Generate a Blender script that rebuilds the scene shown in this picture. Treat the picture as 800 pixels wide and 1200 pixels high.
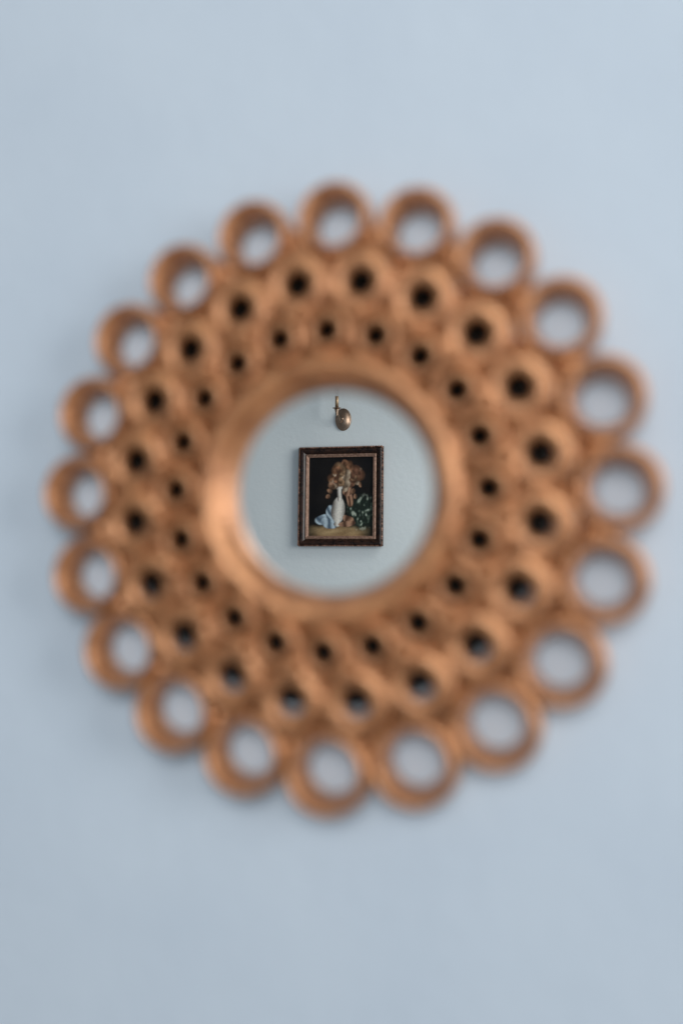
import bpy, bmesh, math, random
from mathutils import Vector, Matrix, noise
random.seed(7)
PI = math.pi
scene = bpy.context.scene
for o in list(bpy.data.objects):
    bpy.data.objects.remove(o, do_unlink=True)
COL = scene.collection

# ------------------------------------------------------------------ camera
cam_d = bpy.data.cameras.new('camera')
cam = bpy.data.objects.new('camera', cam_d); COL.objects.link(cam)
cam_d.sensor_fit = 'VERTICAL'; cam_d.sensor_height = 36.0; cam_d.sensor_width = 24.0; cam_d.lens = 35.0
cam.location = (0.2082, -0.7730, 1.4312)
cam.rotation_euler = (math.radians(93.84), 0, math.radians(14.9))
cam_d.clip_start = 0.02; cam_d.clip_end = 100
cam_d.dof.use_dof = True
cam_d.dof.focus_distance = 4.18            # focused on the painting seen in the mirror
cam_d.dof.aperture_fstop = 1.65
scene.camera = cam

# ------------------------------------------------------------------ light
world = bpy.data.worlds.new('World'); scene.world = world; world.use_nodes = True
bg = world.node_tree.nodes['Background']
bg.inputs[0].default_value = (0.84, 0.92, 1.0, 1); bg.inputs[1].default_value = 0.18

def area(name, loc, target, sx, sy, power, color):
    d = bpy.data.lights.new(name, 'AREA'); d.shape = 'RECTANGLE'; d.size = sx; d.size_y = sy
    d.energy = power; d.color = color
    o = bpy.data.objects.new(name, d); COL.objects.link(o); o.location = loc
    o.rotation_euler = (Vector(target) - Vector(loc)).to_track_quat('-Z', 'Y').to_euler()
    return o
area('window_light', (2.7, -1.35, 2.0), (-0.7, -3.5, 1.7), 1.6, 1.8, 72, (1.0, 1.0, 0.98))
area('ceiling_light', (0.55, -2.7, 2.6), (-0.3, 0.0, 1.1), 1.6, 1.0, 42, (1.0, 1.0, 0.98))

vs = scene.view_settings
vs.view_transform = 'Standard'; vs.look = 'None'; vs.gamma = 1.0; vs.use_curve_mapping = False; vs.exposure = 0.0
scene.cycles.caustics_refractive = False

# ------------------------------------------------------------------ helpers
def mesh_obj(name, verts, faces, mat, parent=None, smooth=True, autosmooth=None):
    me = bpy.data.meshes.new(name); me.from_pydata([tuple(v) for v in verts], [], faces); me.update()
    bm = bmesh.new(); bm.from_mesh(me); bmesh.ops.recalc_face_normals(bm, faces=bm.faces); bm.to_mesh(me); bm.free()
    if smooth:
        for p in me.polygons: p.use_smooth = True
        if autosmooth is not None: me.set_sharp_from_angle(angle=math.radians(autosmooth))
    if mat: me.materials.append(mat)
    o = bpy.data.objects.new(name, me); COL.objects.link(o)
    if parent: o.parent = parent
    return o
def copy_part(src, parent, mtx=None):
    c = src.copy(); COL.objects.link(c); c.parent = parent
    if mtx is not None: c.matrix_local = mtx
    return c
def empty(name, loc, label, cat):
    o = bpy.data.objects.new(name, None); COL.objects.link(o); o.location = loc
    o.empty_display_size = 0.05; o['label'] = label; o['category'] = cat
    return o
def lathe(profile, n, axis='y', closed=False, sx=1.0, sz=1.0):
    """profile: (radius, d) with d the distance out of the wall; axis -y (out of the wall) or z (up)"""
    v, f = [], []; m = len(profile)
    for i in range(n):
        a = 2*PI*i/n
        for r, d in profile:
            if axis == 'y': v.append((r*math.sin(a)*sx, -d, r*math.cos(a)*sz))
            else: v.append((r*math.cos(a), r*math.sin(a), d))
    mm = m if closed else m-1
    for i in range(n):
        for k in range(mm):
            a, b = i*m+k, i*m+(k+1) % m
            c, d = ((i+1) % n)*m+(k+1) % m, ((i+1) % n)*m+k
            f.append((a, b, c, d))
    if not closed:
        if profile[0][0] > 1e-6: f.append(tuple(i*m for i in range(n)))
        if profile[-1][0] > 1e-6: f.append(tuple(i*m+m-1 for i in range(n)))
    return v, f
def box(x0, x1, y0, y1, z0, z1):
    v = [(x, y, z) for x in (x0, x1) for y in (y0, y1) for z in (z0, z1)]
    f = [(0,1,3,2), (4,6,7,5), (0,4,5,1), (2,3,7,6), (0,2,6,4), (1,5,7,3)]
    return v, f

# ------------------------------------------------------------------ materials
def mat(name, base, rough=0.5, metal=0.0, spec=0.5):
    m = bpy.data.materials.new(name); m.use_nodes = True
    b = m.node_tree.nodes['Principled BSDF']
    b.inputs['Base Color'].default_value = (*base, 1); b.inputs['Roughness'].default_value = rough
    b.inputs['Metallic'].default_value = metal; b.inputs['Specular IOR Level'].default_value = spec
    return m, m.node_tree.nodes, m.node_tree.links, b
def noise_mix(m, c1, c2, scale, target='Base Color', detail=5, lo=0.35, hi=0.65, obj=True):
    nt = m.node_tree; N, L = nt.nodes, nt.links
    tc = N.new('ShaderNodeTexCoord'); nz = N.new('ShaderNodeTexNoise'); rp = N.new('ShaderNodeValToRGB')
    nz.inputs['Scale'].default_value = scale; nz.inputs['Detail'].default_value = detail
    L.new(tc.outputs['Object'], nz.inputs['Vector']); L.new(nz.outputs['Fac'], rp.inputs['Fac'])
    rp.color_ramp.elements[0].position = lo; rp.color_ramp.elements[0].color = (*c1, 1)
    rp.color_ramp.elements[1].position = hi; rp.color_ramp.elements[1].color = (*c2, 1)
    L.new(rp.outputs['Color'], N['Principled BSDF'].inputs[target])
    return nz
def bump(m, scale, strength, dist, detail=4):
    N, L = m.node_tree.nodes, m.node_tree.links
    tc = N.new('ShaderNodeTexCoord'); nz = N.new('ShaderNodeTexNoise'); bp = N.new('ShaderNodeBump')
    nz.inputs['Scale'].default_value = scale; nz.inputs['Detail'].default_value = detail
    bp.inputs['Strength'].default_value = strength; bp.inputs['Distance'].default_value = dist
    L.new(tc.outputs['Object'], nz.inputs['Vector']); L.new(nz.outputs['Fac'], bp.inputs['Height'])
    L.new(bp.outputs['Normal'], N['Principled BSDF'].inputs['Normal'])

M_WALL, *_ = mat('wall_paint', (0.62, 0.70, 0.80), 0.75, 0, 0.25)
noise_mix(M_WALL, (0.56, 0.645, 0.75), (0.60, 0.685, 0.785), 6.0, lo=.3, hi=.7)
bump(M_WALL, 55, 0.25, 0.004)
M_WALL2, *_ = mat('opposite_wall_paint', (0.62, 0.70, 0.74), 0.75, 0, 0.25)
noise_mix(M_WALL2, (0.83, 0.885, 0.895), (0.86, 0.91, 0.92), 3.0)
bump(M_WALL2, 60, 0.25, 0.004)
M_GOLD, *_ = mat('bronze_gilt', (0.5, 0.25, 0.11), 0.36, 0.5)
M_GOLD.node_tree.nodes['Principled BSDF'].inputs['Coat Weight'].default_value = 0.6
M_GOLD.node_tree.nodes['Principled BSDF'].inputs['Coat Roughness'].default_value = 0.38
noise_mix(M_GOLD, (0.37, 0.148, 0.056), (0.68, 0.315, 0.138), 34, lo=.34, hi=.60)
bump(M_GOLD, 75, 0.45, 0.006, 3)
M_DARK, *_ = mat('hole_shade_backing', (0.016, 0.011, 0.008), 0.9)  # near-black: the shade in the cavity behind the lattice, put into the colour
M_MIRROR, *_ = mat('mirror_silver', (0.91, 0.925, 0.92), 0.0, 1.0)
M_RAIL, *_ = mat('dark_walnut_lacquer', (0.028, 0.014, 0.010), 0.22, 0, 0.35)
noise_mix(M_RAIL, (0.012, 0.005, 0.003), (0.045, 0.018, 0.010), 60)
M_BEAD, *_ = mat('aged_bronze_beading', (0.20, 0.09, 0.05), 0.35, 0.7)
noise_mix(M_BEAD, (0.05, 0.020, 0.013), (0.50, 0.26, 0.18), 90, lo=.40, hi=.62)
M_FILLET, *_ = mat('rose_gilt_fillet', (0.42, 0.25, 0.17), 0.4, 0.5)
noise_mix(M_FILLET, (0.26, 0.145, 0.10), (0.55, 0.34, 0.25), 130)
M_BRASS, *_ = mat('aged_brass', (0.42, 0.31, 0.20), 0.36, 1.0)
noise_mix(M_BRASS, (0.29, 0.20, 0.145), (0.40, 0.285, 0.21), 30)
M_SLEEVE, *_ = mat('candle_sleeve_brass', (0.46, 0.32, 0.20), 0.4, 1.0)
M_GLASS, N_, L_, b_ = mat('bulb_glass', (0.95, 0.95, 0.95), 0.02)
b_.inputs['Transmission Weight'].default_value = 1.0; b_.inputs['IOR'].default_value = 1.06          # thin hollow bulb: hardly bends the light
M_PAINT, N_, L_, b_ = mat('oil_paint', (0.1, 0.1, 0.1), 0.5, 0, 0.15)
at_ = N_.new('ShaderNodeVertexColor'); at_.layer_name = 'paint'; L_.new(at_.outputs['Color'], b_.inputs['Base Color'])
bump(M_PAINT, 180, 0.2, 0.002)

# ------------------------------------------------------------------ setting
GLASS = 0.016                                  # mirror plane, metres out of the wall
WALL2 = -3.309                                 # opposite wall
v, f = box(-2.4, 1.9, 0.0, 0.12, 0.0, 2.75)
w = mesh_obj('wall', v, f, M_WALL, smooth=False); w['kind'] = 'structure'
w['label'] = 'pale blue grey painted wall behind the round mirror'
v, f = box(-2.8, 1.9, WALL2-0.12, WALL2, 0.0, 2.75)
w = mesh_obj('opposite_wall', v, f, M_WALL2, smooth=False); w['kind'] = 'structure'
w['label'] = 'pale grey opposite wall seen reflected in the mirror'

# ------------------------------------------------------------------ round mirror
U = 0.784/1167.0                                # one unit of the frame layout, 0.67 mm
mirror = empty('wall_mirror', (0, 0, 1.5), 'round wall mirror in a bronze gilt frame of interlocking rings', 'mirror')

def ring_mesh(ro, rh, back, front, dip, n):
    """a cast ring: round shouldered rim, shallow dip towards the hole, undercut at the back"""
    ro, rh = ro*U, rh*U
    h = front-back; w = ro-rh
    prof = [(ro*0.95, back), (ro, back+h*0.10), (ro, front-dip*1.9)]
    for k in range(1, 9):                      # rounded band between rim and hole
        t = k/9.0; e = 2*t-1
        prof.append((ro-w*t, front-dip*(1.9 if e < 0 else 1.3)*(1-math.sqrt(max(0, 1-e*e*0.98)))))
    prof += [(rh, front-dip*1.4), (rh+w*0.05, front-dip*1.4-h*0.10), (rh+w*0.35, back)]
    return lathe(prof, n, closed=True)

def polar(i, R, off, scale=1.0):
    a = math.radians(PHI0+off+18*i)
    return Matrix.Translation((R*U*math.sin(a), 0, R*U*math.cos(a)))
PHI0 = 0.7
v, f = lathe([(r*U, d) for r, d in ((48, 0.004), (51, 0.007), (51.5, 0.020), (50.5, 0.026), (48.5, 0.0298), (45.5, 0.0318), (42.5, 0.0316),
                                   (39.8, 0.0298), (37.6, 0.0265), (35.8, 0.022), (33.0, 0.015), (30.0, 0.008), (29.2, 0.003))], 44, closed=True)
big0 = mesh_obj('large_ring', v, f, M_GOLD, mirror)
v, f = ring_mesh(41.0, 16.5, 0.014, 0.041, 0.0050, 36)
mid0 = mesh_obj('medium_ring', v, f, M_GOLD, mirror)
v, f = ring_mesh(30.0, 14.5, 0.016, 0.043, 0.0048, 30)
sml0 = mesh_obj('small_ring', v, f, M_GOLD, mirror)
v, f = lathe([(14*U, 0.004), (14*U, 0.016), (11*U, 0.020), (6*U, 0.0222), (0.0, 0.023)], 14)
std0 = mesh_obj('stud', v, f, M_GOLD, mirror)
v, f = lathe([(10*U, 0.012), (10*U, 0.020), (8*U, 0.023), (4*U, 0.025), (0.0, 0.0255)], 14)
std1 = mesh_obj('stud', v, f, M_GOLD, mirror)
v, f = lathe([(19*U, 0.004), (19*U, 0.014), (17*U, 0.018), (11*U, 0.0215), (0.0, 0.023)], 20)
web0 = mesh_obj('link', v, f, M_GOLD, mirror)
v, f = lathe([(12*U, 0.018), (12*U, 0.040), (10.5*U, 0.0455), (7*U, 0.0495), (3*U, 0.0508), (0.0, 0.051)], 18)
knob0 = mesh_obj('knob', v, f, M_GOLD, mirror)
for i in range(20):
    th = math.radians(PHI0+18*i)
    s = 0.945-0.06*math.cos(th)+random.uniform(-.012, .012)
    S = Matrix.Diagonal((s, 1+random.uniform(-.05, .05), s, 1))
    for src, R, off, sc in ((big0, 324, 0, S), (mid0, 243.5, 9, None), (sml0, 185.5, 0, None),
                            (std0, 273, 0, None), (web0, 304, 9, None), (knob0, 207, 9, None), (std1, 218, 0, None)):
        jit = Matrix.Translation((random.uniform(-1, 1)*U, random.uniform(-1, 1)*U, random.uniform(-1, 1)*U))
        m = polar(i, R, off) @ jit
        if sc is not None: m = m @ sc
        if i == 0: src.matrix_local = m
        else: copy_part(src, mirror, m)
# moulding round the glass
mp = [(164*U, 0.010), (163*U, 0.030), (158*U, 0.040), (150*U, 0.046), (142*U, 0.0465), (134*U, 0.042),
      (127*U, 0.034), (123*U, 0.026), (121*U, 0.020), (119.5*U, 0.0175), (119.5*U, 0.010)]
v, f = lathe(mp, 128, closed=True)
mesh_obj('moulding', v, f, M_GOLD, mirror)
v, f = lathe([(122*U, 0.011), (122*U, GLASS), (0.0, GLASS)], 96)
g = mesh_obj('mirror_glass', v, f, M_MIRROR, mirror, smooth=False)
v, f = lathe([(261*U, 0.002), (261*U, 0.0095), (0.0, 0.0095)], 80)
o = mesh_obj('hole_shade_backing', v, f, M_DARK, mirror, smooth=False); o.location = (-9*U, 0, 9*U)  # disc added to darken the ring holes, off-centre for blacker upper-left ones

# ------------------------------------------------------------------ painting on the opposite wall
PX, PZ, PW, PH = -0.870, 1.7773, 0.371, 0.424   # centre, outer size
pic = empty('framed_painting', (PX, WALL2, PZ), 'small dark painting in a beaded walnut frame, seen in the mirror', 'painting')
pic.rotation_euler = (0, math.radians(0.6), 0)                  # hangs a little out of level
# front of the painting faces +y (towards the mirror)
def rail(name, w, h, prof, matr, side):
    """mitred rail: prof = [(inset from the outer edge, height out of the wall)]; side 0 bottom 1 right 2 top 3 left"""
    v = []
    for e in (0, 1):
        for t, d in prof:
            hx, hz = w/2-t, h/2-t
            cs = [(-hx, -hz), (hx, -hz), (hx, hz), (-hx, hz)]
            p = cs[(side+e) % 4]
            v.append((p[0], d, p[1]))
    n = len(prof)
    f = [(k, (k+1) % n, n+(k+1) % n, n+k) for k in range(n)] + [tuple(range(n)), tuple(range(n, 2*n))]
    return mesh_obj(name, v, f, matr, pic, autosmooth=50)
def beading(name, parent, w, h, inset, d, r, side, matr):
    """a run of turned beads along one rail"""
    hx, hz = w/2-inset, h/2-inset
    cs = [Vector((-hx, d, -hz)), Vector((hx, d, -hz)), Vector((hx, d, hz)), Vector((-hx, d, hz))]
    a, b = cs[side], cs[(side+1) % 4]
    L = (b-a).length; n = max(4, round(L/(2.6*r))); dirv = (b-a).normalized(); out = Vector((0, 1, 0)); sd = dirv.cross(out)
    vv, ff = [], []; seg = 8; steps = n*6
    for s in range(steps+1):
        t = s/steps; rr = r*(0.35+0.65*abs(math.sin(PI*n*t)))
        for q in range(seg):
            an = 2*PI*q/seg
            vv.append(a+dirv*(L*t)+out*(rr*math.cos(an))+sd*(rr*math.sin(an)))
    for s in range(steps):
        for q in range(seg):
            ff.append((s*seg+q, s*seg+(q+1) % seg, (s+1)*seg+(q+1) % seg, (s+1)*seg+q))
    return mesh_obj(name, vv, ff, matr, parent)
for sd in range(4):
    r_ = rail('frame_rail', PW-0.006, PH-0.006, [(0, 0.002), (0, 0.018), (0.006, 0.024), (0.012, 0.025), (0.020, 0.020), (0.029, 0.013), (0.029, 0.002)], M_RAIL, sd)
    beading('outer_beading', r_, PW, PH, 0.0045, 0.0215, 0.0042, sd, M_BEAD)
    fl = rail('gilt_fillet', PW-0.064, PH-0.064, [(0, 0.004), (0, 0.0165), (0.004, 0.0185), (0.0085, 0.0165), (0.0135, 0.0125), (0.0135, 0.004)], M_FILLET, sd)
    beading('fillet_beading', fl, PW-0.064, PH-0.064, 0.0115, 0.0150, 0.0022, sd, M_FILLET)

# the picture itself: a generic still life (pale jug, drapery, foliage) in the dark, brushed on vertex by vertex
CW, CH = PW-0.088, PH-0.088
NX, NY = 150, 180
def sm(a, b, x):
    t = min(1, max(0, (x-a)/(b-a))); return t*t*(3-2*t)
def nz(x, y, s, k=0): return noise.noise(Vector((x*s, y*s, 3.7*k)))
def lerp(a, b, t): return tuple(p+(q-p)*t for p, q in zip(a, b))
def ell(x, y, cx, cy, rx, ry, ang=0, soft=.12):
    c, s = math.cos(ang), math.sin(ang); dx, dy = x-cx, y-cy
    u, w_ = (dx*c+dy*s)/rx, (-dx*s+dy*c)/ry
    return 1-sm(1-soft, 1+soft, math.hypot(u, w_)), u, w_
rb = random.Random(3)
BLOOM = []
for k in range(46):
    a, q = rb.uniform(0, 2*PI), rb.random()**0.6
    bx, by = 0.57+0.24*q*math.cos(a)-0.05*math.sin(a), 0.76+0.155*q*math.sin(a)+0.05*q*math.cos(a)
    BLOOM.append((bx, by, rb.uniform(.03, .075), k, ((0.44, 0.27, 0.15), (0.34, 0.16, 0.085), (0.56, 0.43, 0.30), (0.22, 0.10, 0.06))[k % 4]))
for bx, by, br in ((.36, .64, .05), (.33, .57, .04), (.30, .50, .035), (.69, .56, .04), (.72, .50, .03), (.80, .64, .03)):
    BLOOM.append((bx, by, br, len(BLOOM), (0.40, 0.22, 0.13)))
def paint(x, y):
    """x 0..1 left to right as seen in the mirror, y 0..1 upward"""
    wx = x+0.018*nz(x, y, 9, 1); wy = y+0.018*nz(x, y, 9, 2)
    c = lerp((0.004, 0.004, 0.005), (0.012, 0.010, 0.009), 0.5+0.5*nz(x, y, 5, 3))
    # table
    t = 1-sm(0.10, 0.17, wy+0.05*abs(wx-0.45))
    top = lerp((0.20, 0.125, 0.06), (0.34, 0.235, 0.12), 0.5+0.8*nz(x*0.6, y*3, 8, 4))
    top = lerp(top, (0.02, 0.018, 0.012), sm(0.22, 0.52, abs(wx-0.47)))
    c = lerp(c, top, t)
    # foliage
    fo = ell(wx, wy, 0.83, 0.30, 0.22, 0.20, 0.2, .35)[0]
    leaf = nz(x, y, 26, 5)
    if fo > 0:
        lc = lerp((0.012, 0.018, 0.014), (0.075, 0.10, 0.075), sm(-.1, .5, leaf))
        lc = lerp(lc, (0.30, 0.33, 0.27), sm(.33, .52, leaf))
        c = lerp(c, lc, fo)
    # blue white cloth falling from the jug
    for (cx, cy, rx, ry, a) in ((0.24, 0.215, 0.14, 0.065, .15), (0.34, 0.175, 0.14, 0.075, -.2), (0.37, 0.29, 0.09, 0.10, .5)):
        m_, u, w_ = ell(wx, wy, cx, cy, rx, ry, a)
        if m_ > 0:
            fold = 0.5+0.5*math.sin(u*7+w_*2+3*nz(x, y, 7, 6))
            c = lerp(c, lerp((0.055, 0.085, 0.12), (0.42, 0.50, 0.55), fold*0.9), m_)
    # pale tall jug
    for (cx, cy, rx, ry, a) in ((0.46, 0.33, 0.105, 0.165, -.03), (0.475, 0.52, 0.042, 0.11, -.05), (0.48, 0.61, 0.065, 0.022, -.05), (0.455, 0.15, 0.065, 0.03, 0)):
        m_, u, w_ = ell(wx, wy, cx, cy, rx, ry, a, .08)
        if m_ > 0:
            sh = sm(-1.0, 0.1, u)*(1-0.75*sm(.25, 1.0, u))
            c = lerp(c, lerp((0.09, 0.075, 0.065), (0.60, 0.56, 0.50), sh), m_)
    # russet cloth beside the jug
    for (cx, cy, rx, ry, a) in ((0.63, 0.20, 0.10, 0.05, -.4), (0.60, 0.16, 0.13, 0.035, .1), (0.64, 0.47, 0.05, 0.11, .3), (0.60, 0.57, 0.07, 0.07, -.2)):
        m_, u, w_ = ell(wx, wy, cx, cy, rx, ry, a)
        if m_ > 0:
            fold = 0.5+0.5*math.sin(u*5+2*nz(x, y, 8, 7))
            c = lerp(c, lerp((0.06, 0.028, 0.018), (0.34, 0.19, 0.12), fold), m_)
    # ochre and cream blossoms
    for cx, cy, r, k, base in BLOOM:
        m_, u, w_ = ell(wx, wy, cx, cy, r, r*0.8, 0.4*k, .25)
        if m_ > 0:
            pet = 0.5+0.5*nz(x+k, y, 20, 11)*1.8
            lit = sm(-1, 1, -u*0.6+w_*0.9)
            c = lerp(c, lerp((0.035, 0.018, 0.011), base, max(0, min(1, (0.2+0.8*pet)*(0.15+0.9*lit)))), m_)
    g_ = 1.5*(1+0.22*nz(x, y, 60, 8))
    return tuple(max(0.0, q*g_) for q in c)
vv, cc = [], []
for j in range(NY+1):
    for i in range(NX+1):
        x, y = i/NX, j/NY
        vv.append(((x-0.5)*CW, 0.0095, (y-0.5)*CH)); cc.append(paint(x, y))
ff = [(j*(NX+1)+i, j*(NX+1)+i+1, (j+1)*(NX+1)+i+1, (j+1)*(NX+1)+i) for j in range(NY) for i in range(NX)]
nb = len(vv)
for sx_, sz_ in ((-1, -1), (1, -1), (1, 1), (-1, 1)): vv.append((sx_*CW/2, 0.004, sz_*CH/2)); cc.append((0.1, 0.08, 0.06))
ff.append((nb, nb+1, nb+2, nb+3))
for a, b, ring in ((0, 1, list(range(NX+1))), (1, 2, [j*(NX+1)+NX for j in range(NY+1)]),
                   (2, 3, [NY*(NX+1)+i for i in range(NX, -1, -1)]), (3, 0, [j*(NX+1) for j in range(NY, -1, -1)])):
    ff.append(tuple(ring+[nb+b, nb+a]))
cv = mesh_obj('canvas', vv, ff, M_PAINT, pic, smooth=False)
ca = cv.data.color_attributes.new('paint', 'FLOAT_COLOR', 'POINT')
for k, c in enumerate(cc): ca.data[k].color = (*c, 1)

# ------------------------------------------------------------------ sconce above the painting
SX, SZ = -0.861, 2.105
sc = empty('wall_sconce', (SX, WALL2, SZ), 'brass candle sconce with oval backplate above the painting, seen in the mirror', 'sconce')
def flip(vf): return [(-x, -y, z) for x, y, z in vf[0]], vf[1]      # turn a lathe so that it faces +y
pp = [(1.0, 0.001), (1.0, 0.004), (0.96, 0.007), (0.88, 0.0075), (0.80, 0.009), (0.66, 0.0135), (0.45, 0.018), (0.22, 0.021), (0.0, 0.022)]
v, f = flip(lathe([(r*0.0345, d) for r, d in pp], 48, sz=0.048/0.0345))
bp_ = mesh_obj('backplate', v, f, M_BRASS, sc)
v, f = flip(lathe([(0.0075, 0.0195), (0.0075, 0.0235), (0.005, 0.027), (0.0, 0.0285)], 16))
bs = mesh_obj('boss', v, f, M_BRASS, bp_); bs.location = (0, 0, 0.0)
def tube(name, pts, rad, matr, parent, n=12):
    P = [Vector(p) for p in pts]; vv, ff = [], []
    for k, p in enumerate(P):
        t = (P[min(k+1, len(P)-1)]-P[max(k-1, 0)]).normalized()
        a = Vector((1, 0, 0)); b = t.cross(a).normalized()
        for q in range(n):
            an = 2*PI*q/n; vv.append(p+a*(rad*math.cos(an))+b*(rad*math.sin(an)))
    for k in range(len(P)-1):
        for q in range(n): ff.append((k*n+q, k*n+(q+1) % n, (k+1)*n+(q+1) % n, (k+1)*n+q))
    ff.append(tuple(range(n))); ff.append(tuple((len(P)-1)*n+q for q in range(n)))
    return mesh_obj(name, vv, ff, matr, parent)
arm = []
for k in range(25):
    t = k/24
    arm.append((-0.005*t, 0.020+0.060*t, -0.020*math.sin(PI*min(1, t*1.25))*(1-t*0.3)+0.014*t**3))
tube('arm', arm, 0.0034, M_BRASS, sc)
CX, CY = -0.007, 0.080
cz = 0.0048                                           # cup bottom
v, f = lathe([(0.0, cz-0.004), (0.004, cz-0.003), (0.005, cz), (0.0055, cz+0.010), (0.0085, cz+0.022), (0.0105, cz+0.0285), (0.0, cz+0.0285)], 24, axis='z')
o = mesh_obj('candle_cup', v, f, M_BRASS, sc); o.location = (CX, CY, 0)
v, f = lathe([(0.0, cz+0.0285), (0.008, cz+0.0285), (0.0175, cz+0.0312), (0.0178, cz+0.0325), (0.009, cz+0.0305), (0.0, cz+0.0305)], 28, axis='z')
o = mesh_obj('drip_pan', v, f, M_BRASS, sc); o.location = (CX, CY, 0)
v, f = lathe([(0.0, cz+0.031), (0.0072, cz+0.031), (0.0072, cz+0.080), (0.0062, cz+0.0815), (0.0, cz+0.0815)], 24, axis='z')
o = mesh_obj('candle_sleeve', v, f, M_SLEEVE, sc); o.location = (CX, CY, 0)
v, f = lathe([(0.0, cz+0.0815), (0.0055, cz+0.082), (0.0065, cz+0.088), (0.0098, cz+0.098), (0.0095, cz+0.106), (0.006, cz+0.117), (0.0025, cz+0.126), (0.0, cz+0.128)], 24, axis='z')
o = mesh_obj('bulb', v, f, M_GLASS, sc); o.location = (CX, CY, 0)
